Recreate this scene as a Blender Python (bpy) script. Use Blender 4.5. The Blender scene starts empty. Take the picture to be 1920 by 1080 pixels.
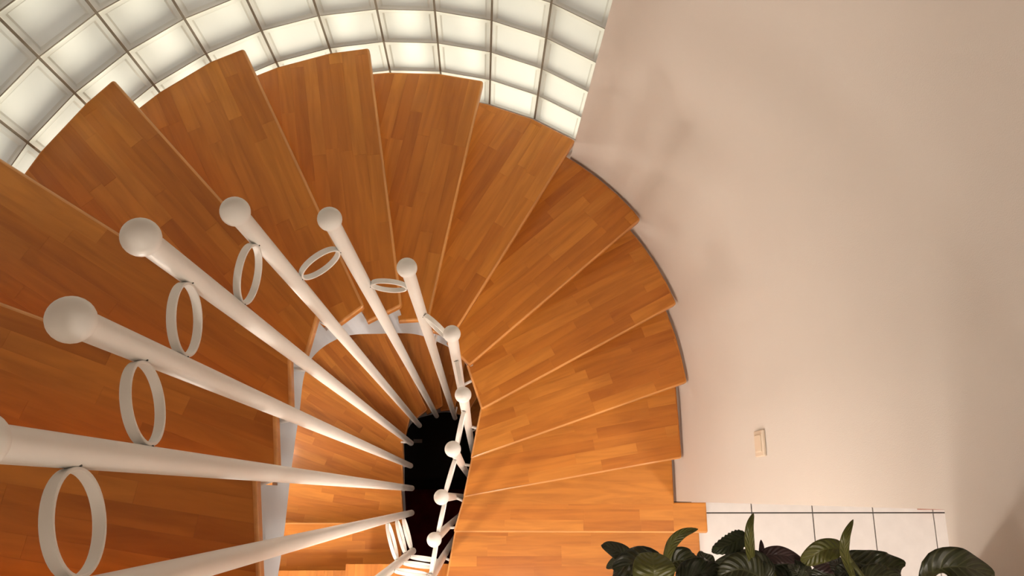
import bpy, bmesh, math, random
from mathutils import Vector, Matrix
random.seed(7)
S = bpy.context.scene
COL = S.collection

# ------------------------------------------------------------------ camera
# world: camera stands over x=0,y=0; z=0 is the tiled hall floor, 4.0 m below it
CAMZ = 4.0
F_PX, NU, NV = 1462.87, 899.84, 929.30          # focal length and nadir point in 1920x1080 pixels
_n = Vector((NU - 960, NV - 540, F_PX)).normalized()
_ex = (Vector((1, 0, 0)) - _n * _n.x).normalized()
_ey = (-_n).cross(_ex)

def ray(u, v):
    d = Vector((u - 960, v - 540, F_PX))
    w = d.dot(_n)
    return Vector((d.dot(_ex) / w, d.dot(_ey) / w))

def at(u, v, Z):
    """pixel + depth below the camera -> world point"""
    q = ray(u, v)
    return Vector((q.x * Z, q.y * Z, CAMZ - Z))

def pix(p):
    d = _ex * p[0] + _ey * p[1] + _n * (CAMZ - p[2])
    if d.z <= 0: return (-9999, -9999)
    return (960 + F_PX * d.x / d.z, 540 + F_PX * d.y / d.z)

def _w(v): return Vector((v.dot(_ex), v.dot(_ey), -v.dot(_n)))
right, down, fwd = _w(Vector((1, 0, 0))), _w(Vector((0, 1, 0))), _w(Vector((0, 0, 1)))
cd = bpy.data.cameras.new('camera'); cam = bpy.data.objects.new('camera', cd); COL.objects.link(cam)
cd.sensor_width = 36.0; cd.lens = 36.0 * F_PX / 1920.0; cd.clip_start = 0.02
M = Matrix.Identity(4)
for i in range(3):
    M[i][0], M[i][1], M[i][2] = right[i], -down[i], -fwd[i]
M.translation = (0, 0, CAMZ)
cam.matrix_world = M
S.camera = cam

# ------------------------------------------------------------------ world, lights, exposure
wd = bpy.data.worlds.new('world'); S.world = wd; wd.use_nodes = True
wd.node_tree.nodes['Background'].inputs[0].default_value = (0.80, 0.84, 0.90, 1)
wd.node_tree.nodes['Background'].inputs[1].default_value = 0.55
S.view_settings.view_transform = 'Standard'
S.view_settings.look = 'None'
S.view_settings.exposure = 0.22
S.view_settings.gamma = 1.0
S.view_settings.use_curve_mapping = False

def point_light(name, loc, watts, col, radius):
    l = bpy.data.lights.new(name, 'POINT'); l.energy = watts; l.color = col; l.shadow_soft_size = radius
    o = bpy.data.objects.new(name, l); o.location = loc; COL.objects.link(o); return o
def area_light(name, loc, watts, col, size, rot=(0, 0, 0)):
    l = bpy.data.lights.new(name, 'AREA'); l.shape = 'DISK'; l.size = size; l.energy = watts; l.color = col
    o = bpy.data.objects.new(name, l); o.location = loc; o.rotation_euler = rot; COL.objects.link(o); return o
WARM = (1.0, 0.89, 0.77)
STAIR_LAMP = (0.30, -0.85, 2.33)
HALL_LAMP = (1.75, -1.0, 2.25)
ROOM_FILL_LAMP = (0.2, -2.45, 4.00)                     # unseen floor lamp, added to brighten the upper wall and treads
WALL_FILL_LAMP = (-0.95, -1.10, 1.25)                  # unseen wall lamp, added to brighten the lower flight
area_light('stair_ceiling_light', (STAIR_LAMP[0], STAIR_LAMP[1], 2.315), 8.5, WARM, 0.30)
point_light('stair_lamp_glow', (STAIR_LAMP[0], STAIR_LAMP[1], 2.27), 11, WARM, 0.12)
area_light('hall_ceiling_light', (HALL_LAMP[0], HALL_LAMP[1], 2.28), 22, (1.0, 0.90, 0.84), 0.4)
ROOM_W, WALL_W, LOW_W = 54, 50, 10                           # the added floor and wall fill lamps shine from their opal globes
CX, CY = -0.2783, 0.3948                          # centre of the stairwell's curve
for a in (70, 112, 152):                          # garden lamps standing outside the glass-block wall
    a_ = math.radians(a)
    point_light('garden_light', (CX + 2.5 * math.cos(a_), CY + 2.5 * math.sin(a_), 0.75), 78, (1.0, 0.95, 0.84), 0.45)

# ------------------------------------------------------------------ materials
def mat(name, col, rough=0.5, metal=0.0, spec=0.5, coat=0.0, bump=0.0, bump_scale=200.0, var=0.0, var_scale=3.0):
    m = bpy.data.materials.new(name); m.use_nodes = True
    nt = m.node_tree; b = nt.nodes['Principled BSDF']
    b.inputs['Base Color'].default_value = (*col, 1); b.inputs['Roughness'].default_value = rough
    b.inputs['Metallic'].default_value = metal; b.inputs['Specular IOR Level'].default_value = spec
    b.inputs['Coat Weight'].default_value = coat
    tc = nt.nodes.new('ShaderNodeTexCoord')
    if var:
        n = nt.nodes.new('ShaderNodeTexNoise'); n.inputs['Scale'].default_value = var_scale; n.inputs['Detail'].default_value = 4
        r = nt.nodes.new('ShaderNodeValToRGB')
        r.color_ramp.elements[0].position = 0.3; r.color_ramp.elements[1].position = 0.7
        r.color_ramp.elements[0].color = (*[c * (1 - var) for c in col], 1)
        r.color_ramp.elements[1].color = (*[min(1, c * (1 + var)) for c in col], 1)
        nt.links.new(tc.outputs['Object'], n.inputs['Vector']); nt.links.new(n.outputs['Fac'], r.inputs['Fac'])
        nt.links.new(r.outputs['Color'], b.inputs['Base Color'])
    if bump:
        n2 = nt.nodes.new('ShaderNodeTexNoise'); n2.inputs['Scale'].default_value = bump_scale; n2.inputs['Detail'].default_value = 3
        bp = nt.nodes.new('ShaderNodeBump'); bp.inputs['Strength'].default_value = bump; bp.inputs['Distance'].default_value = 0.002
        nt.links.new(tc.outputs['Object'], n2.inputs['Vector']); nt.links.new(n2.outputs['Fac'], bp.inputs['Height'])
        nt.links.new(bp.outputs['Normal'], b.inputs['Normal'])
    return m

def wood_mat(name, dark, mid, light):
    m = bpy.data.materials.new(name); m.use_nodes = True
    nt = m.node_tree; L = nt.links; b = nt.nodes['Principled BSDF']
    b.inputs['Roughness'].default_value = 0.46; b.inputs['Specular IOR Level'].default_value = 0.35; b.inputs['Coat Weight'].default_value = 0.22; b.inputs['Coat Roughness'].default_value = 0.14
    tc = nt.nodes.new('ShaderNodeTexCoord'); oi = nt.nodes.new('ShaderNodeObjectInfo')
    off = nt.nodes.new('ShaderNodeVectorMath'); off.operation = 'ADD'
    sc = nt.nodes.new('ShaderNodeVectorMath'); sc.operation = 'MULTIPLY'; sc.inputs[1].default_value = (37, 23, 5)
    cmb = nt.nodes.new('ShaderNodeCombineXYZ')
    for i in range(3): L.new(oi.outputs['Random'], cmb.inputs[i])
    L.new(cmb.outputs[0], sc.inputs[0])
    L.new(tc.outputs['Object'], off.inputs[0]); L.new(sc.outputs[0], off.inputs[1])
    mp = nt.nodes.new('ShaderNodeMapping'); mp.inputs['Scale'].default_value = (3.5, 30.0, 30.0)
    L.new(off.outputs[0], mp.inputs['Vector'])
    n1 = nt.nodes.new('ShaderNodeTexNoise'); n1.inputs['Scale'].default_value = 1.0; n1.inputs['Detail'].default_value = 5; n1.inputs['Distortion'].default_value = 0.6
    L.new(mp.outputs[0], n1.inputs['Vector'])
    # base tone per stave
    r0 = nt.nodes.new('ShaderNodeValToRGB'); e = r0.color_ramp.elements
    e[0].position = 0.0; e[0].color = (*dark, 1); e[1].position = 1.0; e[1].color = (*light, 1)
    k = e.new(0.45); k.color = (*mid, 1)
    L.new(oi.outputs['Random'], r0.inputs['Fac'])
    r1 = nt.nodes.new('ShaderNodeValToRGB'); e = r1.color_ramp.elements
    e[0].position = 0.30; e[0].color = (0.82, 0.77, 0.70, 1); e[1].position = 0.62; e[1].color = (1.08, 1.08, 1.05, 1)
    L.new(n1.outputs['Fac'], r1.inputs['Fac'])
    mx = nt.nodes.new('ShaderNodeMix'); mx.data_type = 'RGBA'; mx.blend_type = 'MULTIPLY'; mx.inputs[0].default_value = 1.0
    L.new(r0.outputs[0], mx.inputs[6]); L.new(r1.outputs[0], mx.inputs[7])
    L.new(mx.outputs[2], b.inputs['Base Color'])
    bp = nt.nodes.new('ShaderNodeBump'); bp.inputs['Strength'].default_value = 0.08; bp.inputs['Distance'].default_value = 0.001
    L.new(n1.outputs['Fac'], bp.inputs['Height']); L.new(bp.outputs[0], b.inputs['Normal'])
    return m

def glass_mat():
    m = bpy.data.materials.new('frosted_glass'); m.use_nodes = True
    nt = m.node_tree; L = nt.links; nt.nodes.remove(nt.nodes['Principled BSDF'])
    out = nt.nodes['Material Output']
    tr = nt.nodes.new('ShaderNodeBsdfTranslucent'); tr.inputs[0].default_value = (0.93, 0.92, 0.81, 1)
    pr = nt.nodes.new('ShaderNodeBsdfPrincipled'); pr.inputs['Base Color'].default_value = (0.80, 0.78, 0.70, 1); pr.inputs['Roughness'].default_value = 0.30
    mx = nt.nodes.new('ShaderNodeMixShader'); mx.inputs[0].default_value = 0.28
    tc = nt.nodes.new('ShaderNodeTexCoord'); n = nt.nodes.new('ShaderNodeTexNoise'); n.inputs['Scale'].default_value = 14; n.inputs['Detail'].default_value = 2
    bp = nt.nodes.new('ShaderNodeBump'); bp.inputs['Strength'].default_value = 0.12; bp.inputs['Distance'].default_value = 0.01
    L.new(tc.outputs['Object'], n.inputs['Vector']); L.new(n.outputs['Fac'], bp.inputs['Height'])
    L.new(bp.outputs[0], pr.inputs['Normal']); L.new(bp.outputs[0], tr.inputs['Normal'])
    L.new(tr.outputs[0], mx.inputs[1]); L.new(pr.outputs[0], mx.inputs[2]); L.new(mx.outputs[0], out.inputs[0])
    return m

def leaf_mat(name, base, vein, under, rough=0.4):
    m = bpy.data.materials.new(name); m.use_nodes = True
    base, vein, under = [tuple(0.68 * q for q in col_) for col_ in (base, vein, under)]
    nt = m.node_tree; L = nt.links; b = nt.nodes['Principled BSDF']; b.inputs['Roughness'].default_value = rough
    uv = nt.nodes.new('ShaderNodeUVMap'); uv.uv_map = 'leaf'
    sp = nt.nodes.new('ShaderNodeSeparateXYZ'); L.new(uv.outputs[0], sp.inputs[0])
    # side veins: stripes along length, swept back from the midrib
    ab = nt.nodes.new('ShaderNodeMath'); ab.operation = 'ABSOLUTE'; L.new(sp.outputs['Y'], ab.inputs[0])
    ml = nt.nodes.new('ShaderNodeMath'); ml.operation = 'MULTIPLY_ADD'; ml.inputs[1].default_value = -0.22
    L.new(ab.outputs[0], ml.inputs[0]); L.new(sp.outputs['X'], ml.inputs[2])
    fr = nt.nodes.new('ShaderNodeMath'); fr.operation = 'PINGPONG'; fr.inputs[1].default_value = 0.055; L.new(ml.outputs[0], fr.inputs[0])
    r = nt.nodes.new('ShaderNodeValToRGB'); r.color_ramp.elements[0].position = 0.0; r.color_ramp.elements[1].position = 0.30
    m2 = nt.nodes.new('ShaderNodeMath'); m2.operation = 'MULTIPLY'; m2.inputs[1].default_value = 18; L.new(fr.outputs[0], m2.inputs[0])
    mi = nt.nodes.new('ShaderNodeMath'); mi.operation = 'MINIMUM'
    m3 = nt.nodes.new('ShaderNodeMath'); m3.operation = 'MULTIPLY'; m3.inputs[1].default_value = 4.0; L.new(ab.outputs[0], m3.inputs[0])
    L.new(m2.outputs[0], mi.inputs[0]); L.new(m3.outputs[0], mi.inputs[1]); L.new(mi.outputs[0], r.inputs['Fac'])
    r.color_ramp.elements[0].color = (*vein, 1); r.color_ramp.elements[1].color = (*base, 1)
    geo = nt.nodes.new('ShaderNodeNewGeometry'); mx = nt.nodes.new('ShaderNodeMix'); mx.data_type = 'RGBA'
    mx.inputs[7].default_value = (*under, 1)
    L.new(geo.outputs['Backfacing'], mx.inputs[0]); L.new(r.outputs[0], mx.inputs[6]); L.new(mx.outputs[2], b.inputs['Base Color'])
    bp = nt.nodes.new('ShaderNodeBump'); bp.inputs['Strength'].default_value = 0.5; bp.inputs['Distance'].default_value = 0.002
    L.new(mi.outputs[0], bp.inputs['Height']); L.new(bp.outputs[0], b.inputs['Normal'])
    return m

WOOD = wood_mat('beech_wood', (0.48, 0.158, 0.020), (0.55, 0.196, 0.027), (0.62, 0.242, 0.038))
LIT_EDGE = wood_mat('highlit_rounded_beech_edge', (0.62, 0.27, 0.075), (0.66, 0.30, 0.09), (0.70, 0.33, 0.10))  # bright line of light on rounded tread edges, painted as a lighter tone
LIT_EDGE.node_tree.nodes['Principled BSDF'].inputs['Coat Weight'].default_value = 0.6
PLASTER = mat('cream_plaster', (0.70, 0.655, 0.61), 0.85, bump=0.25, bump_scale=350, var=0.02, var_scale=1.5)
WHITE = mat('white_lacquer_steel', (0.90, 0.89, 0.86), 0.40, bump=0.05, bump_scale=60, var=0.02, var_scale=6)
GREY = mat('grey_white_stringer_paint', (0.50, 0.53, 0.58), 0.55, var=0.05, var_scale=7)
GLASS = glass_mat()
MORTAR = mat('dark_grey_mortar', (0.25, 0.23, 0.18), 0.9)
TILE = mat('pale_floor_tile', (0.82, 0.78, 0.74), 0.35, var=0.035, var_scale=14)
GROUT = mat('dark_grout', (0.09, 0.08, 0.075), 0.9)
SWITCHM = mat('cream_plastic', (0.72, 0.62, 0.50), 0.4)
BLACK = mat('black_plastic', (0.0025, 0.0025, 0.003), 0.6, spec=0.2)
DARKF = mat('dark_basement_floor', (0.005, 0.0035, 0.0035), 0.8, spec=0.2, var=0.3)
REDRUG = mat('dark_red_rug', (0.075, 0.006, 0.007), 0.95, spec=0.1, var=0.3, var_scale=8)
GLABEL = mat('grey_label', (0.16, 0.16, 0.16), 0.6)
REDWOOD = mat('reddish_wood', (0.42, 0.16, 0.09), 0.5, var=0.15, var_scale=9)
LAMPG = bpy.data.materials.new('lamp_opal_glass'); LAMPG.use_nodes = True
_b = LAMPG.node_tree.nodes['Principled BSDF']; _b.inputs['Emission Color'].default_value = (1, 0.88, 0.72, 1); _b.inputs['Emission Strength'].default_value = 3
def globe_mat(name, watts, r):
    m = bpy.data.materials.new(name); m.use_nodes = True; b = m.node_tree.nodes['Principled BSDF']
    b.inputs['Emission Color'].default_value = (*WARM, 1); b.inputs['Emission Strength'].default_value = watts / (math.pi * 4 * math.pi * r * r)
    return m
GLOBE_ROOM = globe_mat('floor_fill_globe', ROOM_W, 0.12); GLOBE_WALL = globe_mat('wall_fill_globe', WALL_W, 0.08); GLOBE_LOW = globe_mat('low_fill_globe', LOW_W, 0.08)
SOIL = mat('soil', (0.03, 0.02, 0.012), 0.95)
POT = mat('terracotta_pot', (0.30, 0.15, 0.09), 0.7, var=0.1)
DOT = mat('dark_weld_dot', (0.06, 0.06, 0.055), 0.6)
LF_OLIVE = leaf_mat('olive_leaf', (0.15, 0.165, 0.028), (0.19, 0.20, 0.05), (0.19, 0.19, 0.05))
LF_DARK = leaf_mat('dark_crinkled_leaf', (0.016, 0.026, 0.010), (0.045, 0.06, 0.03), (0.06, 0.03, 0.03), 0.3)
LF_TOOTH = leaf_mat('toothed_green_leaf', (0.03, 0.055, 0.012), (0.05, 0.075, 0.02), (0.05, 0.06, 0.02))
LF_VEIN = leaf_mat('striped_leaf', (0.040, 0.050, 0.014), (0.12, 0.135, 0.055), (0.09, 0.07, 0.05))
LF_GREY = leaf_mat('grey_green_leaf', (0.06, 0.075, 0.04), (0.10, 0.11, 0.06), (0.10, 0.09, 0.06))
LF_PURP = leaf_mat('purple_leaf', (0.085, 0.042, 0.045), (0.05, 0.022, 0.025), (0.09, 0.05, 0.05))
STEM = mat('plant_stem', (0.10, 0.11, 0.03), 0.5)

# ------------------------------------------------------------------ helpers
def link(name, me, m, parent=None):
    o = bpy.data.objects.new(name, me); COL.objects.link(o)
    if m and not me.materials: me.materials.append(m)
    if parent: o.parent = parent
    return o
def bm_obj(name, bm, m, parent=None, smooth=False):
    bmesh.ops.recalc_face_normals(bm, faces=bm.faces)
    me = bpy.data.meshes.new(name); bm.to_mesh(me); bm.free()
    if smooth:
        for p in me.polygons: p.use_smooth = True
    return link(name, me, m, parent)
def thing(name, label, cat, loc=(0, 0, 0), group=None):
    o = bpy.data.objects.new(name, None); COL.objects.link(o); o.location = loc; o.empty_display_size = 0.1
    o['label'] = label; o['category'] = cat
    if group: o['group'] = group
    return o
def tag(o, label, cat, group=None):
    o['label'] = label; o['category'] = cat
    if group: o['group'] = group
    return o
def struct(o, label=None):
    o['kind'] = 'structure'
    if label: o['label'] = label
    return o
def add_box(bm, x0, x1, y0, y1, z0, z1):
    vs = [bm.verts.new((x, y, z)) for z in (z0, z1) for y in (y0, y1) for x in (x0, x1)]
    for f in ((0, 2, 3, 1), (4, 5, 7, 6), (0, 1, 5, 4), (1, 3, 7, 5), (3, 2, 6, 7), (2, 0, 4, 6)):
        bm.faces.new([vs[i] for i in f])
    return vs
def box_obj(name, b, m, parent=None, bevel=0.0):
    bm = bmesh.new(); add_box(bm, *b)
    if bevel: bmesh.ops.bevel(bm, geom=bm.edges[:], offset=bevel, segments=2, affect='EDGES', profile=0.5)
    return bm_obj(name, bm, m, parent)
def add_prism(bm, poly, z0, z1):
    lo = [bm.verts.new((x, y, z0)) for x, y in poly]; hi = [bm.verts.new((x, y, z1)) for x, y in poly]
    n = len(poly)
    bm.faces.new(lo[::-1]); bm.faces.new(hi)
    for i in range(n): bm.faces.new((lo[i], lo[(i + 1) % n], hi[(i + 1) % n], hi[i]))
    return lo, hi
def add_tube(bm, a, b, r, seg=16, cap=True):
    a, b = Vector(a), Vector(b); t = (b - a).normalized()
    u = t.orthogonal().normalized(); v = t.cross(u)
    ra, rb = [], []
    for i in range(seg):
        w = 2 * math.pi * i / seg; d = u * math.cos(w) * r + v * math.sin(w) * r
        ra.append(bm.verts.new(a + d)); rb.append(bm.verts.new(b + d))
    for i in range(seg):
        j = (i + 1) % seg; bm.faces.new((ra[i], ra[j], rb[j], rb[i]))
    if cap: bm.faces.new(ra[::-1]); bm.faces.new(rb)
def add_lathe(bm, prof, c, seg=24):
    """prof: list of (radius, z)"""
    rings = []
    for r, z in prof:
        if r < 1e-6: rings.append([bm.verts.new((c[0], c[1], c[2] + z))])
        else: rings.append([bm.verts.new((c[0] + r * math.cos(2 * math.pi * i / seg), c[1] + r * math.sin(2 * math.pi * i / seg), c[2] + z)) for i in range(seg)])
    for A, B in zip(rings, rings[1:]):
        for i in range(seg):
            j = (i + 1) % seg
            if len(A) == 1 and len(B) == 1: continue
            if len(A) == 1: bm.faces.new((A[0], B[j], B[i]))
            elif len(B) == 1: bm.faces.new((A[i], A[j], B[0]))
            else: bm.faces.new((A[i], A[j], B[j], B[i]))
def cross2(o, a, b): return (a[0] - o[0]) * (b[1] - o[1]) - (a[1] - o[1]) * (b[0] - o[0])
def area2(p): return 0.5 * sum(p[i][0] * p[(i + 1) % len(p)][1] - p[(i + 1) % len(p)][0] * p[i][1] for i in range(len(p)))
def clip_convex(sub, clip):
    out = sub
    for i in range(len(clip)):
        a, b = clip[i], clip[(i + 1) % len(clip)]
        src, out = out, []
        for j in range(len(src)):
            p, q = src[j], src[(j + 1) % len(src)]
            cp, cq = cross2(a, b, p), cross2(a, b, q)
            if cp >= 0: out.append(p)
            if (cp >= 0) != (cq >= 0):
                t = cp / (cp - cq); out.append((p[0] + (q[0] - p[0]) * t, p[1] + (q[1] - p[1]) * t))
        if len(out) < 3: return []
    return out
def inset_poly(p, d):
    n = len(p); out = []
    for i in range(n):
        a, b, c = Vector(p[i - 1]), Vector(p[i]), Vector(p[(i + 1) % n])
        e1 = (b - a).normalized(); e2 = (c - b).normalized()
        n1 = Vector((-e1.y, e1.x)); n2 = Vector((-e2.y, e2.x))
        k = (n1 + n2); k = k / max(0.3, (1 + n1.dot(n2)))
        q = b + k * d; out.append((q.x, q.y))
    return out

# ------------------------------------------------------------------ stair geometry (plan from the photograph)
RISE = 0.179
def depth(k): return (10.97 + 0.895 * (k - 1)) * 0.2        # depth of tread k below the camera
def tz(k): return CAMZ - depth(k)
RT, RW = 1.200, 1.2332                                        # tread edge radius, wall face radius
XE, XW = CX + RT, CX - RT
OUT = {-3: (XW, -0.142), -2: (XW, 0.205), -1: (XW, 0.563), 0: (-1.372, 0.922), 1: (-1.137, 1.235), 2: (-0.813, 1.462), 3: (-0.422, 1.585),
       4: (-0.002, 1.562), 5: (0.375, 1.402), 6: (0.668, 1.128), 7: (0.848, 0.806), 8: (0.922, 0.489), 9: (0.925, 0.166), 10: (1.075, -0.171)}
INN = {-3: (-0.432, -0.146), -2: (-0.458, 0.046), -1: (-0.475, 0.206), 0: (-0.497, 0.389), 1: (-0.463, 0.515), 2: (-0.365, 0.569), 3: (-0.268, 0.615),
       4: (-0.190, 0.607), 5: (-0.112, 0.578), 6: (-0.047, 0.500), 7: (0.003, 0.344), 8: (-0.043, 0.152), 9: (-0.076, -0.009), 10: (-0.122, -0.165)}
BACK = {-3: (-0.420, -0.42), -2: (-0.432, -0.165), -1: (-0.456, 0.030), 0: (-0.477, 0.185), 1: (-0.494, 0.375), 2: (-0.455, 0.498), 3: (-0.380, 0.556),
        4: (-0.296, 0.599), 5: (-0.225, 0.612), 6: (-0.140, 0.592), 7: (-0.062, 0.532), 8: (0.000, 0.380), 9: (-0.040, 0.170), 10: (-0.072, 0.012)}
PITCH = math.radians(9.28); A0 = math.radians(57.3); NCOL = 13
VA = [A0 + PITCH * i for i in range(NCOL + 1)]               # joints of the glass-block wall
def onarc(p): return p[1] > CY + 0.02
def ang(p): return math.atan2(p[1] - CY, p[0] - CX)
def outer_path(p, q):
    """tread edge from p (front) back to q, following the well"""
    pts = [p]
    if onarc(p) or onarc(q):
        a, b = ang(p), ang(q)
        if p[0] < CX and a < 0: a += 2 * math.pi
        if q[0] < CX and b < 0: b += 2 * math.pi
        a = min(max(a, 0.0), math.pi); b = min(max(b, 0.0), math.pi)
        ks = [v for v in VA if a + 0.03 < v < b - 0.03] + [math.radians(d) for d in range(0, 58, 5) if a + 0.03 < math.radians(d) < b - 0.03] + ([math.pi] if a < math.pi - 0.05 and b >= math.pi - 0.001 and q[1] < CY - 0.02 else [])
        for v in sorted(ks): pts.append((CX + RT * math.cos(v), CY + RT * math.sin(v)))
    pts.append(q); return pts
def back_outer(k):
    """the tread runs 3.5 cm under the one above"""
    if k == 10: return (1.075, 0.19)
    o = OUT[k - 1]
    if onarc(o):
        a = ang(o) + 0.035 / RT
        if o[0] < CX and a < 0: a += 2 * math.pi
        if a < math.pi: return (CX + RT * math.cos(a), CY + RT * math.sin(a))
        return (XW, CY - 0.02)
    if o[0] > CX: return (XE, o[1] + 0.035)
    return (XW, o[1] - 0.035)
def tread_poly(k):
    if k == -3: p = [INN[-3], BACK[-3], (XW, -0.42), OUT[-3]]
    elif k == 10: p = [INN[10], OUT[10], (1.075, -0.0275 - 0.004), (XE, -0.0275 - 0.004), (XE, 0.19), BACK[10]]
    else: p = [INN[k]] + outer_path(OUT[k], back_outer(k)) + [BACK[k]]
    if area2(p) < 0: p = p[::-1]
    return p

def make_tread(k, z, parent, poly, direction, cull=260, front=None):
    u = Vector(direction).normalized(); v = Vector((-u.y, u.x)); rot = math.atan2(u.y, u.x)
    c = Vector((sum(p[0] for p in poly) / len(poly), sum(p[1] for p in poly) / len(poly)))
    bm = bmesh.new(); loc = [((Vector(p) - c).dot(u), (Vector(p) - c).dot(v)) for p in poly]
    add_prism(bm, loc, -0.040, 0.0)
    bmesh.ops.recalc_face_normals(bm, faces=bm.faces)
    if front:
        fl = [((Vector(p) - c).dot(u), (Vector(p) - c).dot(v)) for p in front]
        ve = [e for e in bm.edges if abs(e.verts[0].co.z - e.verts[1].co.z) > 0.03 and any((Vector(e.verts[0].co.xy) - Vector(q)).length < 1e-4 for q in fl[1:])]
        if ve: bmesh.ops.bevel(bm, geom=ve, offset=0.010, segments=3, affect='EDGES', profile=0.5)
    ed = [e for e in bm.edges if abs(e.verts[0].co.z - e.verts[1].co.z) < 1e-5]
    r = bmesh.ops.bevel(bm, geom=ed, offset=0.0075, segments=3, affect='EDGES', profile=0.5)
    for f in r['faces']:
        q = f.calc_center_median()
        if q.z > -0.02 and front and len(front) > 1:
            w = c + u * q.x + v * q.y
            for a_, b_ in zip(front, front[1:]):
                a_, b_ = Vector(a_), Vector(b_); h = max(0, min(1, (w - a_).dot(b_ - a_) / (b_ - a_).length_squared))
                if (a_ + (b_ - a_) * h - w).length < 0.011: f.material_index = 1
    t = bm_obj('tread', bm, WOOD, parent); t.data.materials.append(LIT_EDGE)
    t.location = (c.x, c.y, z); t.rotation_euler = (0, 0, rot)
    # glued staves: the top face is laid from separate strips
    cp = inset_poly(loc, 0.008)
    if area2(cp) < 0: cp = cp[::-1]
    ys = [p[1] for p in cp]; xs = [p[0] for p in cp]
    nrow = max(2, round((max(ys) - min(ys)) / 0.046)); w = (max(ys) - min(ys)) / nrow
    R = random.Random(k * 31 + 5); g = 0.00025
    for r in range(nrow):
        y0 = min(ys) + r * w; x = min(xs) - R.uniform(0, 0.25)
        while x < max(xs):
            L = R.uniform(0.24, 0.46)
            rc = [(x + g, y0 + g), (x + L - g, y0 + g), (x + L - g, y0 + w - g), (x + g, y0 + w - g)]
            x += L
            pl = clip_convex(rc, cp)
            if len(pl) < 3 or abs(area2(pl)) < 4e-4: continue
            m = (sum(p[0] for p in pl) / len(pl), sum(p[1] for p in pl) / len(pl))
            wp = c + u * m[0] + v * m[1]; pu, pv = pix((wp.x, wp.y, z))
            if not (-cull < pu < 1920 + cull and -cull < pv < 1080 + cull): continue
            b2 = bmesh.new(); add_prism(b2, [(p[0] - m[0], p[1] - m[1]) for p in pl], -0.004, 0.0005 + R.uniform(0, 0.00015))
            s = bm_obj('stave', b2, WOOD, t); s.location = (m[0], m[1], 0)
    return t

# ------------------------------------------------------------------ structure: walls
def curved_wall(name, angs, r0, r1, z0, z1, m, tail=None):
    poly_in = [(CX + r0 * math.cos(a), CY + r0 * math.sin(a)) for a in angs]
    poly_out = [(CX + r1 * math.cos(a), CY + r1 * math.sin(a)) for a in angs]
    bm = bmesh.new()
    vi = [[bm.verts.new((x, y, z)) for x, y in poly_in] for z in (z0, z1)]
    vo = [[bm.verts.new((x, y, z)) for x, y in poly_out] for z in (z0, z1)]
    for i in range(len(angs) - 1):
        bm.faces.new((vi[0][i], vi[0][i + 1], vi[1][i + 1], vi[1][i])); bm.faces.new((vo[0][i], vo[1][i], vo[1][i + 1], vo[0][i + 1]))
        bm.faces.new((vi[1][i], vi[1][i + 1], vo[1][i + 1], vo[1][i])); bm.faces.new((vi[0][i], vo[0][i], vo[0][i + 1], vi[0][i + 1]))
    for i in (0, len(angs) - 1): bm.faces.new((vi[0][i], vi[1][i], vo[1][i], vo[0][i]))
    o = bm_obj(name, bm, m, None, True)
    md = o.modifiers.new('edges', 'EDGE_SPLIT'); md.split_angle = math.radians(30)
    return struct(o)
BASE, TOP = -2.67, 5.2
RE = 1.213                                                   # plaster face, a little proud of the glass
XWALL = CX + RE
WT = 0.12
OPEN_N, OPEN_S, LINT = -0.0270, -1.30, 2.403
bm = bmesh.new()
# east wall: smooth quarter curve running into the straight leg, one continuous plaster skin
GB, GT = CAMZ - 2.978, CAMZ - 0.978                           # bottom and top of the glass blocks
arc = [math.radians(a) for a in [0.0] + [57.3 * i / 22 for i in range(1, 23)]]
pi_ = [(XWALL, OPEN_N)] + [(CX + RE * math.cos(a), CY + RE * math.sin(a)) for a in arc]
po_ = [(XWALL + WT, OPEN_N)] + [(CX + (RW + WT) * math.cos(a), CY + (RW + WT) * math.sin(a)) for a in arc]
vi = [[bm.verts.new((x, y, z)) for x, y in pi_] for z in (BASE, TOP)]; vo = [[bm.verts.new((x, y, z)) for x, y in po_] for z in (BASE, TOP)]
for i in range(len(pi_) - 1):
    bm.faces.new((vi[0][i], vi[0][i + 1], vi[1][i + 1], vi[1][i])); bm.faces.new((vo[0][i], vo[1][i], vo[1][i + 1], vo[0][i + 1]))
    bm.faces.new((vi[1][i], vi[1][i + 1], vo[1][i + 1], vo[1][i])); bm.faces.new((vi[0][i], vo[0][i], vo[0][i + 1], vi[0][i + 1]))
for i in (0, len(pi_) - 1): bm.faces.new((vi[0][i], vi[1][i], vo[1][i], vo[0][i]))
o = bm_obj('wall_east', bm, PLASTER, None, True); md = o.modifiers.new('edges', 'EDGE_SPLIT'); md.split_angle = math.radians(30); struct(o)
struct(box_obj('wall_east_lintel', (XWALL, XWALL + WT, OPEN_S, OPEN_N, LINT, TOP), PLASTER))
struct(box_obj('wall_east_base', (XWALL, XWALL + WT, OPEN_S, OPEN_N, BASE, -0.16), PLASTER))
struct(box_obj('wall_east_end', (XWALL, XWALL + WT, -3.0, OPEN_S, BASE, TOP), PLASTER))
wa = [A0 + PITCH * i for i in range(NCOL + 1)]
curved_wall('wall_north_base', wa, RW, RW + WT, BASE, GB, PLASTER)
curved_wall('wall_north_head', wa, RW, RW + WT, GT, TOP, PLASTER)
we = [VA[-1] + (math.pi - VA[-1]) * i / 2 for i in range(3)]
curved_wall('wall_west_return', we, RW, RW + WT, BASE, TOP, PLASTER)
struct(box_obj('wall_west', (CX - RW - WT, CX - RW, -3.0, CY, BASE, TOP), PLASTER))
struct(box_obj('wall_south', (CX - RW - WT, XWALL + WT, -3.12, -3.0, BASE, TOP), PLASTER))
struct(box_obj('wall_south_stairwell', (CX - RW, XWALL, -1.32, -1.20, BASE, 2.40), PLASTER))
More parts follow.
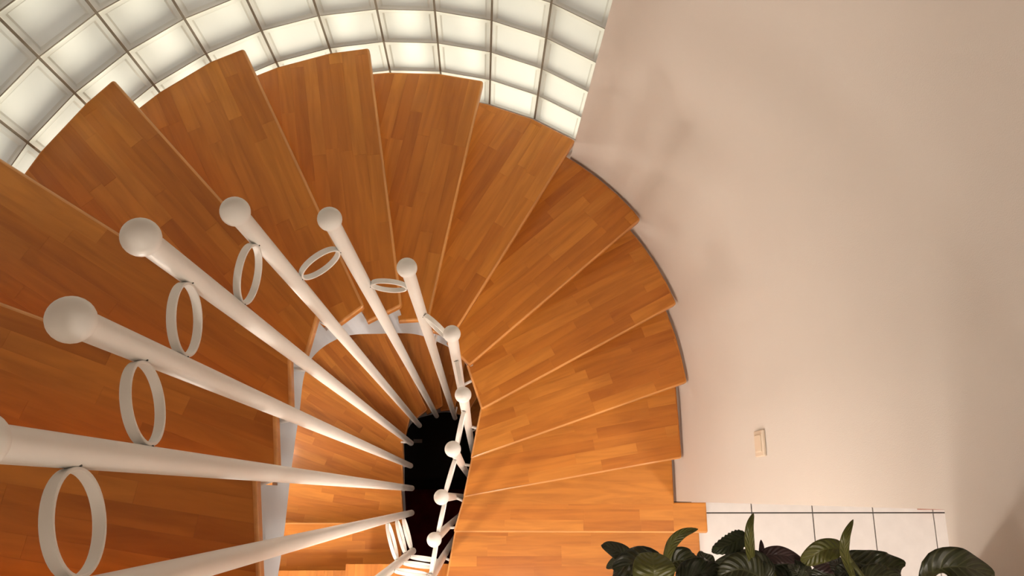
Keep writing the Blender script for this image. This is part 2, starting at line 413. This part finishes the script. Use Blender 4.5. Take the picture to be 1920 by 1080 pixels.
bm = bmesh.new(); cw = [(CX + (RW + WT) * math.cos(math.radians(a)), CY + (RW + WT) * math.sin(math.radians(a))) for a in range(0, 181, 6)]
add_prism(bm, [(XWALL + WT, -3.12)] + cw + [(CX - RW - WT, -3.12)], TOP, TOP + 0.1)
struct(bm_obj('ceiling', bm, mat('ceiling_paint', (0.50, 0.46, 0.41), 0.9)))
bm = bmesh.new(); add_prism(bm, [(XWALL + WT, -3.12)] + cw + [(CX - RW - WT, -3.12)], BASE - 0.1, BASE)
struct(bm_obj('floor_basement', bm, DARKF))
# upper floor the photographer stands on
bm = bmesh.new()
add_prism(bm, [(CX - RW, -3.0), (XWALL, -3.0), (XWALL, -0.185), (-0.02, -0.185), (-0.02, -0.42), (CX - RW, -0.42)], 2.40, 2.70)
struct(bm_obj('floor_upper', bm, mat('upper_floor_wood', (0.30, 0.14, 0.05), 0.6, var=0.1, var_scale=5)))
# hall
HX1, HY0, HY1 = 3.5, -2.4, 0.6
struct(box_obj('floor_hall', (XWALL, HX1, HY0, HY1, -0.16, -0.008), GROUT))
struct(box_obj('ceiling_hall', (XWALL + WT, HX1 + WT, HY0 - WT, HY1 + WT, 2.42, 2.52), PLASTER))
struct(box_obj('wall_hall_north', (XWALL + WT, HX1, HY1, HY1 + WT, -0.16, 2.42), PLASTER))
struct(box_obj('wall_hall_south', (XWALL + WT, HX1, HY0 - WT, HY0, -0.16, 2.42), PLASTER))
struct(box_obj('wall_hall_east', (HX1, HX1 + WT, HY0 - WT, HY1 + WT, -0.16, 2.42), PLASTER))
hall = bpy.data.objects['floor_hall']
tp = 0.3083
tile_me = None
def tile_mesh(w, d):
    b = bmesh.new(); add_box(b, -w / 2, w / 2, -d / 2, d / 2, -0.008, 0.0)
    bmesh.ops.bevel(b, geom=[e for e in b.edges if e.verts[0].co.z > -0.001 and e.verts[1].co.z > -0.001], offset=0.0012, segments=1, affect='EDGES')
    bmesh.ops.recalc_face_normals(b, faces=b.faces)
    me = bpy.data.meshes.new('tile'); b.to_mesh(me); b.free(); me.materials.append(TILE); return me
full = tile_mesh(tp - 0.006, tp - 0.006)
for i in range(-2, 8):
    for j in range(-8, 3):
        x0, x1 = 1.357 + tp * i, 1.357 + tp * (i + 1); y1 = -0.083 + tp * (j + 1); y0 = y1 - tp
        cx0, cx1, cy0, cy1 = max(x0, XWALL), min(x1, HX1), max(y0, HY0), min(y1, HY1)
        if cx0 < XWALL + WT and (cy1 > OPEN_N or cy0 < OPEN_S): cx0 = max(cx0, XWALL + WT) if cy1 > OPEN_N + 0.2 or cy0 < OPEN_S else cx0
        if cx1 - cx0 < 0.02 or cy1 - cy0 < 0.02: continue
        if cx1 - cx0 > tp - 0.001 and cy1 - cy0 > tp - 0.001: me = full
        else: me = tile_mesh(cx1 - cx0 - 0.006, cy1 - cy0 - 0.006)
        t = link('tile', me, TILE, hall); t.location = ((cx0 + cx1) / 2, (cy0 + cy1) / 2, 0)

# ------------------------------------------------------------------ glass-block wall
gw = bpy.data.objects.new('window_1', None); COL.objects.link(gw); struct(gw, 'curved wall of frosted glass blocks around the stairs')
ROWS = 10; BH = 0.2
chord = 2 * RW * math.sin(PITCH / 2)
def block_mesh():
    b = bmesh.new(); W, H = chord / 2 - 0.0036, BH / 2 - 0.0036
    def loop(dx, y): return [b.verts.new(p) for p in ((-W + dx, y, -H + dx), (W - dx, y, -H + dx), (W - dx, y, H - dx), (-W + dx, y, H - dx))]
    # local -y faces the room
    prof = [(0.002, 0.080), (0.0, 0.074), (0.0, 0.003), (0.001, 0.0008), (0.003, 0.0), (0.013, 0.0), (0.019, 0.004)]
    ls = [loop(*p) for p in prof]
    for A, B in zip(ls, ls[1:]):
        for i in range(4): b.faces.new((A[i], A[(i + 1) % 4], B[(i + 1) % 4], B[i]))
    # pillowed pane
    N = 8; dx = 0.019; g = []
    for j in range(N + 1):
        row = []
        for i in range(N + 1):
            s, t = i / N, j / N
            x = (-W + dx) * (1 - s) + (W - dx) * s; z = (-H + dx) * (1 - t) + (H - dx) * t
            bul = 0.0085 * (1 - (2 * s - 1) ** 2) * (1 - (2 * t - 1) ** 2)
            if (i, j) == (0, 0): row.append(ls[-1][0])
            elif (i, j) == (N, 0): row.append(ls[-1][1])
            elif (i, j) == (N, N): row.append(ls[-1][2])
            elif (i, j) == (0, N): row.append(ls[-1][3])
            else: row.append(b.verts.new((x, 0.004 - bul, z)))
        g.append(row)
    for j in range(N):
        for i in range(N): b.faces.new((g[j][i], g[j][i + 1], g[j + 1][i + 1], g[j + 1][i]))
    bmesh.ops.remove_doubles(b, verts=b.verts, dist=1e-6)
    bmesh.ops.recalc_face_normals(b, faces=b.faces)
    me = bpy.data.meshes.new('glass_block'); b.to_mesh(me); b.free(); me.materials.append(GLASS)
    for p in me.polygons: p.use_smooth = True
    me.set_sharp_from_angle(angle=math.radians(22))
    return me
bme = block_mesh()
bm = bmesh.new()
for i in range(NCOL):
    am = (VA[i] + VA[i + 1]) / 2; rm = RW * math.cos(PITCH / 2)
    for j in range(ROWS):
        o = link('glass_block', bme, GLASS, gw)
        o.location = (CX + rm * math.cos(am), CY + rm * math.sin(am), GB + BH * (j + 0.5)); o.rotation_euler = (0, 0, am - math.pi / 2)
    c, s = math.cos(am), math.sin(am)
    for j in range(ROWS + 1):      # bed joints
        z = GB + BH * j; h = 0.0034
        vs = []
        for zz in (z - h, z + h):
            for rr in (rm + 0.0035, rm + 0.075):
                for tt in (-chord / 2, chord / 2): vs.append(bm.verts.new((CX + rr * c - tt * s, CY + rr * s + tt * c, zz)))
        for f in ((0, 2, 3, 1), (4, 5, 7, 6), (0, 1, 5, 4), (1, 3, 7, 5), (3, 2, 6, 7), (2, 0, 4, 6)): bm.faces.new([vs[q] for q in f])
for i in range(NCOL + 1):          # upright joints
    c, s = math.cos(VA[i]), math.sin(VA[i]); vs = []
    for zz in (GB, GT):
        for rr, hw in ((RW + 0.003, 0.0038), (RW + 0.078, 0.0105)):
            for tt in (-hw, hw): vs.append(bm.verts.new((CX + rr * c - tt * s, CY + rr * s + tt * c, zz)))
    for f in ((0, 2, 3, 1), (4, 5, 7, 6), (0, 1, 5, 4), (1, 3, 7, 5), (3, 2, 6, 7), (2, 0, 4, 6)): bm.faces.new([vs[q] for q in f])
bm_obj('mortar_joints', bm, MORTAR, gw)
# ground outside the glass
bm = bmesh.new(); add_box(bm, -9, 9, 2.2, 12, -0.35, -0.25)
struct(bm_obj('ground_outside', bm, mat('pale_gravel', (0.55, 0.53, 0.48), 0.9, var=0.1, var_scale=20)))

# ------------------------------------------------------------------ stair flights
def flight(label, ks, shift, lower=False):
    root = thing('stair_flight', label, 'stairs', (CX, CY, tz(ks[0] + shift)))
    root['group'] = 'wooden stair flights'
    inv = Matrix.Translation(-Vector(root.location))
    def fix(o): o.matrix_parent_inverse = inv
    for k in ks:
        z = tz(k + shift)
        p = tread_poly(k)
        if lower and k == 10: p = clip_convex(p, [(XW, -2), (XE, -2), (XE, 3), (XW, 3)])
        i, o = INN[k], OUT[k]
        if lower and k == 10: o = (XE, o[1])
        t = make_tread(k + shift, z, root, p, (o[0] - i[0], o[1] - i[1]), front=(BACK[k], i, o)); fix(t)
    return root, fix
up, fixu = flight('beech winding stair flight descending from the upper floor to the tiled hall', range(-3, 11), 0)
pl = [(-0.122 + 0.006, -0.135), (-0.158, -0.38), (-0.158, -1.18), (1.082, -1.18), (1.082, -0.135)]
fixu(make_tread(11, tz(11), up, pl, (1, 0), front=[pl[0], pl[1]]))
lo, fixl = flight('beech winding stair flight seen through the well, descending to the dark basement', range(-3, 9), 17, True)
fixl(make_tread(12, tz(12), lo, [(-0.12, -0.34), (-0.12, -1.18), (-0.66, -1.18), (-0.66, -0.34)], (0, 1), front=[]))
fixl(make_tread(13, tz(13), lo, [(-0.63, -0.385), (-0.63, -1.18), (XW, -1.18), (XW, -0.385)], (0, 1), front=[]))

# stringer: steel plate with stepped top and smooth bottom edge, following the well
NODES = [(-0.428, -0.40, 1.72), (-0.432, -0.14, 1.86), (-0.458, 0.046, 2.01), (-0.475, 0.206, 2.13), (-0.494, 0.375, 2.29), (-0.466, 0.506, 2.60), (-0.374, 0.574, 2.88), (-0.272, 0.614, 3.08),
         (-0.190, 0.610, 3.21), (-0.114, 0.582, 3.32), (-0.048, 0.505, 3.45), (0.001, 0.344, 3.60), (-0.043, 0.152, 3.72), (-0.077, -0.009, 3.90), (-0.122, -0.165, 4.07), (-0.157, -0.38, 4.20)]
STEPK = [-3, -3] + list(range(-2, 12)) 
def catmull(P, t):
    i = min(int(t), len(P) - 2); f = t - i
    p = [Vector(P[max(i - 1, 0)]), Vector(P[i]), Vector(P[i + 1]), Vector(P[min(i + 2, len(P) - 1)])]
    return 0.5 * ((2 * p[1]) + (p[2] - p[0]) * f + (2 * p[0] - 5 * p[1] + 4 * p[2] - p[3]) * f * f + (3 * p[1] - p[0] - 3 * p[2] + p[3]) * f ** 3)
def stringer(shift, parent, fix, upto):
    n = 8; T = []
    for seg in range(upto):
        for q in range(n + (1 if seg == upto - 1 else 0)): T.append((seg, seg + q / n))
    P = [catmull(NODES, t) for _, t in T]
    bm = bmesh.new(); th = 0.012; off = 0.012
    prev = None; rows = []
    for i, (seg, t) in enumerate(T):
        a = P[max(i - 1, 0)]; b = P[min(i + 1, len(P) - 1)]
        d = Vector((b.x - a.x, b.y - a.y)).normalized(); nrm = Vector((-d.y, d.x))   # path runs clockwise: left side is outside
        rows.append((Vector((P[i].x, P[i].y)) + nrm * off, Vector((P[i].x, P[i].y)) + nrm * (off + th), P[i].z))
    dz = RISE * shift
    for i in range(len(rows) - 1):
        seg = T[i][0]; k = seg - 3 if seg > 0 else -3        # tread lying over this piece
        if T[i][1] - seg > 0.8 and i < len(rows) - 3: k += 1
        top = tz(k + shift) - 0.042
        (a0, a1, az), (b0, b1, bz) = rows[i], rows[i + 1]
        za, zb = CAMZ - az - dz, CAMZ - bz - dz
        vs = [bm.verts.new((*a0, za)), bm.verts.new((*b0, zb)), bm.verts.new((*b1, zb)), bm.verts.new((*a1, za)),
              bm.verts.new((*a0, top)), bm.verts.new((*b0, top)), bm.verts.new((*b1, top)), bm.verts.new((*a1, top))]
        for f in ((0, 1, 5, 4), (2, 3, 7, 6), (4, 5, 6, 7), (0, 3, 2, 1), (0, 4, 7, 3), (1, 2, 6, 5)): bm.faces.new([vs[q] for q in f])
    o = bm_obj('stringer', bm, GREY, parent); fix(o); return o
stringer(0, up, fixu, 15)
stringer(17, lo, fixl, 13)

# ------------------------------------------------------------------ railing
rail = thing('stair_railing', 'white steel railing of ball-topped posts joined by flat rings around the stairwell', 'railing', (CX, CY, 0))
rinv = Matrix.Translation(-Vector(rail.location))
PR, BR = 0.0170, 0.0256
POSTS = [('D', -0.388, -0.095, 0.565, 4.64), ('C', -0.412, 0.043, 0.664, 4.89), ('B', -0.437, 0.181, 0.83, 5.04), ('A', -0.443, 0.324, 0.98, 5.10), ('E', -0.422, 0.468, 1.27, 5.48),
         ('F', -0.316, 0.552, 1.535, 5.66), ('G', -0.186, 0.544, 1.86, 5.72), ('H', -0.086, 0.452, 2.22, 5.95), ('J', -0.055, 0.300, 2.41, 6.10), ('K', -0.0865, 0.141, 2.50, 6.2),
         ('L', -0.127, -0.005, 2.68, 6.3), ('M', -0.156, -0.147, 2.83, 6.4), ('P', -0.178, -0.292, 2.70, 6.45), ('N', -0.335, -0.270, 2.58, 4.16)]
PP = {p[0]: p for p in POSTS}
def sphere(bm, c, r, u=28, v=18):
    add_lathe(bm, [(r * math.sin(math.pi * i / v), -r * math.cos(math.pi * i / v)) for i in range(v + 1)], c, u)
def nearest(x, y):
    best = None
    for i in range(0, 150):
        q = catmull(NODES, i / 10); d = math.hypot(q.x - x, q.y - y)
        if best is None or d < best[0]: best = (d, q, max(-3, int(i / 10) - 3))
    return best[1], best[2]
for nm, x, y, zt, zb in POSTS:
    bm = bmesh.new(); top, bot = CAMZ - zt, CAMZ - zb
    add_lathe(bm, [(PR, top - bot), (PR, 0.004), (PR * 0.93, 0.001), (PR * 0.80, 0.0), (PR * 0.72, 0.006), (0, 0.006)], (0, 0, 0), 24)
    o = bm_obj('post', bm, WHITE, rail, True); o.matrix_parent_inverse = rinv; o.location = (x, y, bot)
    md = o.modifiers.new('edges', 'EDGE_SPLIT'); md.split_angle = math.radians(40)
    b = bmesh.new(); sphere(b, (0, 0, 0), BR)
    c = bm_obj('ball_cap', b, WHITE, o, True); c.location = (0, 0, top - bot)
    # brackets tying the post to the stringers
    q, kk = nearest(x, y)
    if nm != 'N':
        for sh in (0, 17):
            zz = tz(kk + sh) - 0.075
            if zz < bot + 0.03: zz = bot + 0.05
            if zz > top: continue
            d = Vector((q.x - x, q.y - y)); L = d.length + 0.012; d.normalize()
            b = bmesh.new(); add_tube(b, (0, 0, 0), (d.x * L, d.y * L, 0), 0.0058, 10)
            br = bm_obj('bracket', b, WHITE, o, True); br.location = (0, 0, zz - bot)
def ring(a, b, Zc, w=0.0135, th=0.0045):
    A, B = PP[a], PP[b]; pa, pb = Vector((A[1], A[2])), Vector((B[1], B[2]))
    m = (pa + pb) / 2; d = (pb - pa); R = d.length / 2 - PR + 0.0012; d.normalize()
    bm = bmesh.new(); n = 48; ls = []
    for i in range(n):
        a_ = 2 * math.pi * i / n; c, s = math.cos(a_), math.sin(a_)
        row = []
        for rr, yy in ((R, -w / 2 + 0.001), (R, w / 2 - 0.001), (R - 0.0008, w / 2), (R - th + 0.0008, w / 2), (R - th, w / 2 - 0.001), (R - th, -w / 2 + 0.001), (R - th + 0.0008, -w / 2), (R - 0.0008, -w / 2)):
            row.append(bm.verts.new((rr * c, yy, rr * s)))
        ls.append(row)
    for i in range(n):
        X, Y = ls[i], ls[(i + 1) % n]
        for j in range(8): bm.faces.new((X[j], X[(j + 1) % 8], Y[(j + 1) % 8], Y[j]))
    o = bm_obj('ring', bm, WHITE, rail, True); o.matrix_parent_inverse = rinv
    md = o.modifiers.new('edges', 'EDGE_SPLIT'); md.split_angle = math.radians(30)
    o.location = (m.x, m.y, CAMZ - Zc); o.rotation_euler = (0, 0, math.atan2(d.y, d.x))
    b2 = bmesh.new()
    for s in (-1, 1): sphere(b2, (s * (R + 0.0005), -0.0078, 0.0), 0.0015, 8, 6)
    wl = bm_obj('weld', b2, DOT, o)
for a, b, z in [('D', 'C', 0.8215), ('C', 'B', 1.005), ('B', 'A', 1.150), ('A', 'E', 1.406), ('E', 'F', 1.715), ('F', 'G', 2.047), ('G', 'H', 2.34), ('H', 'J', 2.60), ('J', 'K', 2.74), ('K', 'L', 2.88), ('L', 'M', 3.04), ('M', 'P', 3.05),
                ('D', 'N', 3.41), ('D', 'N', 3.79), ('D', 'N', 4.11), ('N', 'P', 2.80), ('N', 'P', 3.13), ('N', 'P', 3.48), ('N', 'P', 3.82)]:
    ring(a, b, z)

# ------------------------------------------------------------------ light switch on the curved wall
sw = thing('light_switch', 'cream rocker light switch on the plaster wall beside the hall opening', 'light switch', (XWALL, 0.1675, CAMZ - 2.607))
def child_box(name, b, m, parent, bevel): return box_obj(name, b, m, parent, bevel)
child_box('frame', (-0.010, 0.0, -0.043, 0.043, -0.043, 0.043), SWITCHM, sw, 0.004)
child_box('rocker', (-0.0145, -0.009, -0.028, 0.028, -0.028, 0.028), SWITCHM, sw, 0.002)

# reddish wooden strip on the hall floor
a, b = at(1719, 953.5, 4.0), at(1769, 955.5, 4.0)
st = box_obj('floor_strip', (a.x, b.x + 0.02, -0.068, -0.056, 0.0, 0.030), REDWOOD, None, 0.002)
tag(st, 'thin reddish wooden strip lying on the white tiles by the hall opening', 'wood strip')

# ------------------------------------------------------------------ basement things
tr = thing('storage_trunk', 'black storage trunk with a small grey label on the dark basement floor', 'trunk', (-0.25, 0.36, BASE))
box_obj('body', (-0.36, 0.10, -0.23, 0.34, 0, 0.36), BLACK, tr, 0.02)
box_obj('lid', (-0.37, 0.11, -0.24, 0.35, 0.36, 0.42), BLACK, tr, 0.015)
lb = at(783, 827, 6.25)
box_obj('label_plate', (lb.x + 0.25 - 0.032, lb.x + 0.25 + 0.036, lb.y - 0.36 - 0.014, lb.y - 0.36 + 0.014, 0.418, 0.422), GLABEL, tr)
bm = bmesh.new()
rg = box_obj('rug', (-0.62, 0.30, -0.95, 0.05, BASE, BASE + 0.012), REDRUG, None, 0.004)
tag(rg, 'dark red rug on the basement floor at the bottom of the stairwell', 'rug')

# ------------------------------------------------------------------ ceiling lamps (outside the frame)
def lamp(label, loc, r, h):
    t = thing('ceiling_lamp', label, 'lamp', loc, 'round ceiling lamps')
    b = bmesh.new(); add_lathe(b, [(0, h), (r, h), (r, h * 0.55), (r * 0.96, h * 0.5), (0, h * 0.5)], (0, 0, 0), 32); bm_obj('base', b, WHITE, t)
    b = bmesh.new(); add_lathe(b, [(r * 0.93, h * 0.5), (r * 0.93, h * 0.3), (r * 0.8, h * 0.12), (0, h * 0.08)], (0, 0, 0), 32); bm_obj('diffuser', b, LAMPG, t, True)
lamp('round ceiling lamp under the upper floor beside the stairs', (STAIR_LAMP[0], STAIR_LAMP[1], 2.33), 0.15, 0.07)
lamp('round ceiling lamp in the tiled hall', (HALL_LAMP[0], HALL_LAMP[1], 2.30), 0.20, 0.10)
t = thing('fill_floor_lamp', 'slim white floor lamp with an opal globe, added on the upper floor as unseen fill light', 'lamp', (ROOM_FILL_LAMP[0], ROOM_FILL_LAMP[1], 2.70))
b = bmesh.new(); add_lathe(b, [(0, 0), (0.14, 0), (0.14, 0.015), (0.02, 0.03), (0, 0.03)], (0, 0, 0), 28); bm_obj('base', b, WHITE, t)
b = bmesh.new(); add_tube(b, (0, 0, 0.02), (0, 0, 1.185), 0.011, 12); bm_obj('pole', b, WHITE, t)
b = bmesh.new(); add_lathe(b, [(0.12 * math.sin(math.pi * i / 16), 1.30 - 0.12 * math.cos(math.pi * i / 16)) for i in range(17)], (0, 0, 0), 32); bm_obj('globe', b, GLOBE_ROOM, t, True)
for lab, loc, rz in (('small opal fill lamp added on the south stairwell wall over the lower flight', (WALL_FILL_LAMP[0], -1.20, WALL_FILL_LAMP[2]), 0),
                     ('small opal fill lamp added out of sight on the west wall under the upper flight', (CX - RW, 0.30, -0.02), -math.pi / 2)):
  t = thing('fill_wall_lamp', lab, 'lamp', loc, 'added opal wall lamps for fill light'); t.rotation_euler = (0, 0, rz)  # both unseen, added to brighten the lower treads
  box_obj('back_plate', (-0.06, 0.06, 0.0, 0.03, -0.06, 0.06), WHITE, t, 0.004)
  b = bmesh.new(); add_lathe(b, [(0.08 * math.sin(math.pi * i / 16), -0.08 * math.cos(math.pi * i / 16)) for i in range(17)], (0, 0.10, 0), 32); bm_obj('globe', b, GLOBE_LOW if rz else GLOBE_WALL, t, True)

# ------------------------------------------------------------------ plants on the edge of the upper floor
pot = thing('planter_trough', 'terracotta planter trough on the edge of the upper floor holding the leafy plants', 'planter', (0.44, -0.30, 2.70))
bm = bmesh.new()
def loopv(x, y, z): return [bm.verts.new(p) for p in ((-x, -y, z), (x, -y, z), (x, y, z), (-x, y, z))]
L_ = [loopv(0.36, 0.075, 0), loopv(0.38, 0.095, 0.20), loopv(0.392, 0.107, 0.20), loopv(0.392, 0.107, 0.225), loopv(0.372, 0.087, 0.225), loopv(0.370, 0.085, 0.19)]
bm.faces.new(L_[0][::-1])
for A_, B_ in zip(L_, L_[1:]):
    for i in range(4): bm.faces.new((A_[i], A_[(i + 1) % 4], B_[(i + 1) % 4], B_[i]))
bm_obj('trough', bm, POT, pot)
box_obj('soil', (-0.369, 0.369, -0.084, 0.084, 0.16, 0.20), SOIL, pot)

def leaf(parent, pts, width, m, fold=0.25, wavy=0.0, teeth=0.0, prof='oval', tilt=(0, 0, 1)):
    """pts: centre line (px, py, depth) base to tip; width: full width in metres"""
    P = [at(*p) for p in pts]
    n, mseg = 22, 8
    bm = bmesh.new(); uvl = bm.loops.layers.uv.new('leaf')
    C_ = [catmull([tuple(q) for q in P], t * (len(P) - 1) / n) for t in range(n + 1)]
    grid = []; up_ = Vector(tilt).normalized()
    for i in range(n + 1):
        s = i / n
        tg = (C_[min(i + 1, n)] - C_[max(i - 1, 0)]).normalized()
        side = tg.cross(up_)
        if side.length < 1e-4: side = Vector((1, 0, 0))
        side.normalize(); nm = side.cross(tg).normalized()
        if prof == 'oval': w = max(0.02, math.sin(math.pi * min(1, 0.04 + 0.96 * s ** 0.85)) ** 0.75) * (1 - 0.1 * s)
        elif prof == 'round': w = max(0.03, math.sin(math.pi * (0.05 + 0.94 * s)) ** 0.5)
        else: w = max(0.03, (0.45 + 0.55 * math.sin(min(1.0, s * 1.9) * math.pi / 2)) * (1 - s ** 3) ** 0.9)     # lance
        row = []
        for j in range(mseg + 1):
            v = 2 * j / mseg - 1
            hw = width / 2 * w * (1 + teeth * (0.5 if i % 2 else -0.5) * abs(v) ** 4)
            z = fold * abs(v) * hw + wavy * math.sin(s * 15 + (2.1 if v > 0 else 0)) * abs(v) ** 1.5 * width * 0.12 - 0.35 * fold * hw * v * v
            p = C_[i] + side * hw * v + nm * z
            row.append((bm.verts.new(p), s, v))
        grid.append(row)
    for i in range(n):
        for j in range(mseg):
            q = (grid[i][j], grid[i][j + 1], grid[i + 1][j + 1], grid[i + 1][j])
            f = bm.faces.new([a[0] for a in q])
            for lp, a in zip(f.loops, q): lp[uvl].uv = (a[1], a[2])
    bm.normal_update()
    avg = sum((f.normal.z * f.calc_area() for f in bm.faces))
    if avg < 0: bmesh.ops.reverse_faces(bm, faces=bm.faces)
    me = bpy.data.meshes.new('leaf'); bm.to_mesh(me); bm.free()
    for p in me.polygons: p.use_smooth = True
    o = link('leaf', me, m, parent); o.matrix_parent_inverse = Matrix.Translation(-Vector(parent.location))
    md = o.modifiers.new('thickness', 'SOLIDIFY'); md.thickness = 0.0007; md.offset = -1
    return P[0]
def stem(parent, pts, r=0.0028):
    bm = bmesh.new(); P = [tuple(p) for p in pts]; Q = [catmull(P, t * (len(P) - 1) / 10) for t in range(11)]
    for a, b in zip(Q, Q[1:]): add_tube(bm, a, b, r, 8, True)
    o = bm_obj('stem', bm, STEM, parent, True); o.matrix_parent_inverse = Matrix.Translation(-Vector(parent.location)); return o

def plant(label, root, leaves):
    t = thing('potted_plant', label, 'plant', root, 'leafy plants in the planter trough')
    for lf in leaves:
        pts, w, m = lf[0], lf[1], lf[2]; kw = lf[3] if len(lf) > 3 else {}
        b = leaf(t, pts, w, m, **kw)
        r = Vector(root); mid = (r + b) / 2 + Vector((0, 0.0, 0.05))
        stem(t, [r, mid, b], 0.0025 if w > 0.02 else 0.002)
    return t
plant('leafy plant with a narrow curved upright leaf, overlapping the lowest wooden tread', (0.22, -0.27, 2.89), [
    ([(1246, 1062, 0.93), (1258, 1022, 0.90), (1280, 1000, 0.89), (1309, 992, 0.90)], 0.0135, LF_OLIVE, dict(prof='lance', fold=0.4)),
    ([(1225, 1110, 0.90), (1226, 1070, 0.87), (1222, 1036, 0.88)], 0.046, LF_OLIVE, dict(prof='round', fold=0.1)),
    ([(1245, 1095, 0.96), (1215, 1060, 0.95), (1180, 1058, 0.97), (1150, 1076, 1.0)], 0.040, LF_DARK, dict(fold=0.4, wavy=1.0)),
    ([(1190, 1058, 1.0), (1160, 1034, 1.0), (1128, 1021, 1.01)], 0.022, LF_GREY, dict(prof='oval', fold=0.4, wavy=0.5)),
    ([(1185, 1055, 1.0), (1160, 1052, 1.01), (1137, 1066, 1.03)], 0.016, LF_GREY, dict(fold=0.4)),
    ([(1240, 1085, 1.0), (1180, 1075, 1.02), (1165, 1090, 1.04)], 0.04, LF_VEIN, dict(fold=0.3, wavy=0.7)),
    ([(1250, 1062, 1.02), (1278, 1050, 1.0), (1312, 1062, 1.02)], 0.034, LF_VEIN, dict(fold=0.3, wavy=0.8)),
    ([(1318, 1095, 1.04), (1322, 1062, 1.02), (1320, 1036, 1.03)], 0.026, LF_VEIN, dict(prof='round', fold=0.5, wavy=0.5)),
    ([(1295, 1090, 1.03), (1300, 1062, 1.02), (1303, 1040, 1.03)], 0.02, LF_PURP, dict(prof='round', fold=0.3, wavy=0.7)),
    ([(1270, 1095, 0.96), (1310, 1076, 0.96), (1350, 1070, 0.98)], 0.04, LF_DARK, dict(fold=0.3, wavy=1.0)),
])
plant('plant with a tall pointed leaf and a toothed leaf, in front of the white tiles', (0.40, -0.27, 2.89), [
    ([(1414, 1075, 0.95), (1406, 1030, 0.90), (1405, 990, 0.88), (1413, 962, 0.88)], 0.0125, LF_OLIVE, dict(prof='lance', fold=0.3)),
    ([(1398, 1002, 0.93), (1370, 1020, 0.93), (1334, 1034, 0.95)], 0.024, LF_TOOTH, dict(prof='oval', fold=0.25, wavy=0.3, teeth=0.13)),
    ([(1450, 1072, 0.99), (1400, 1052, 0.97), (1335, 1062, 1.0)], 0.030, LF_GREY, dict(fold=0.3, wavy=0.6)),
    ([(1430, 1085, 0.93), (1390, 1068, 0.92), (1345, 1080, 0.93)], 0.042, LF_VEIN, dict(fold=0.35, wavy=0.4)),
    ([(1428, 1050, 0.98), (1428, 1032, 0.97), (1427, 1012, 0.97)], 0.008, LF_PURP, dict(prof='lance', fold=0.5)),
    ([(1425, 1045, 1.0), (1462, 1040, 0.99), (1506, 1052, 1.0)], 0.022, LF_PURP, dict(prof='oval', fold=0.3)),
    ([(1430, 1070, 1.02), (1470, 1058, 1.0), (1512, 1064, 1.02)], 0.036, LF_DARK, dict(fold=0.3, wavy=0.5)),
    ([(1440, 1090, 0.95), (1430, 1072, 0.94), (1410, 1064, 0.95)], 0.026, LF_GREY, dict(fold=0.3)),
    ([(1500, 1085, 0.96), (1490, 1068, 0.95), (1478, 1058, 0.96)], 0.012, LF_GREY, dict(fold=0.4, teeth=0.5)),
    ([(1500, 1085, 0.96), (1510, 1070, 0.95), (1522, 1066, 0.96)], 0.012, LF_GREY, dict(fold=0.4, teeth=0.5)),
    ([(1500, 1090, 1.0), (1480, 1078, 1.0), (1450, 1075, 1.02)], 0.040, LF_DARK, dict(fold=0.3, wavy=0.8)),
])
plant('plant with a light drooping leaf, an upright leaf and a striped crinkled leaf', (0.58, -0.27, 2.89), [
    ([(1601, 1085, 0.93), (1584, 1040, 0.88), (1585, 1008, 0.86), (1600, 974, 0.86)], 0.0135, LF_OLIVE, dict(prof='lance', fold=0.3)),
    ([(1578, 1027, 0.89), (1540, 1033, 0.88), (1506, 1056, 0.90)], 0.024, LF_OLIVE, dict(prof='round', fold=0.35)),
    ([(1590, 1052, 1.0), (1645, 1062, 0.97), (1692, 1066, 0.99)], 0.036, LF_VEIN, dict(prof='round', fold=0.35, wavy=1.1)),
    ([(1592, 1062, 1.01), (1555, 1058, 1.0), (1520, 1052, 1.01)], 0.022, LF_PURP, dict(prof='round', fold=0.1)),
    ([(1600, 1095, 0.98), (1575, 1065, 0.97), (1560, 1052, 0.98)], 0.024, LF_DARK, dict(fold=0.5, wavy=0.6)),
    ([(1610, 1095, 0.95), (1590, 1075, 0.95), (1565, 1072, 0.96)], 0.03, LF_DARK, dict(fold=0.4, wavy=0.8)),
    ([(1615, 1095, 0.94), (1640, 1080, 0.94), (1685, 1082, 0.95)], 0.030, LF_VEIN, dict(fold=0.4, wavy=0.6)),
    ([(1590, 1095, 1.02), (1560, 1080, 1.02), (1515, 1078, 1.03)], 0.034, LF_GREY, dict(fold=0.3, wavy=0.6)),
])
plant('plant with one broad arching striped leaf at the right end of the trough', (0.72, -0.27, 2.89), [
    ([(1724, 1092, 1.0), (1765, 1066, 0.94), (1812, 1064, 0.93), (1862, 1080, 0.97)], 0.048, LF_VEIN, dict(prof='oval', fold=0.35, wavy=0.5)),
    ([(1780, 1110, 1.02), (1800, 1094, 1.0), (1840, 1092, 1.0)], 0.03, LF_VEIN, dict(fold=0.3)),
])
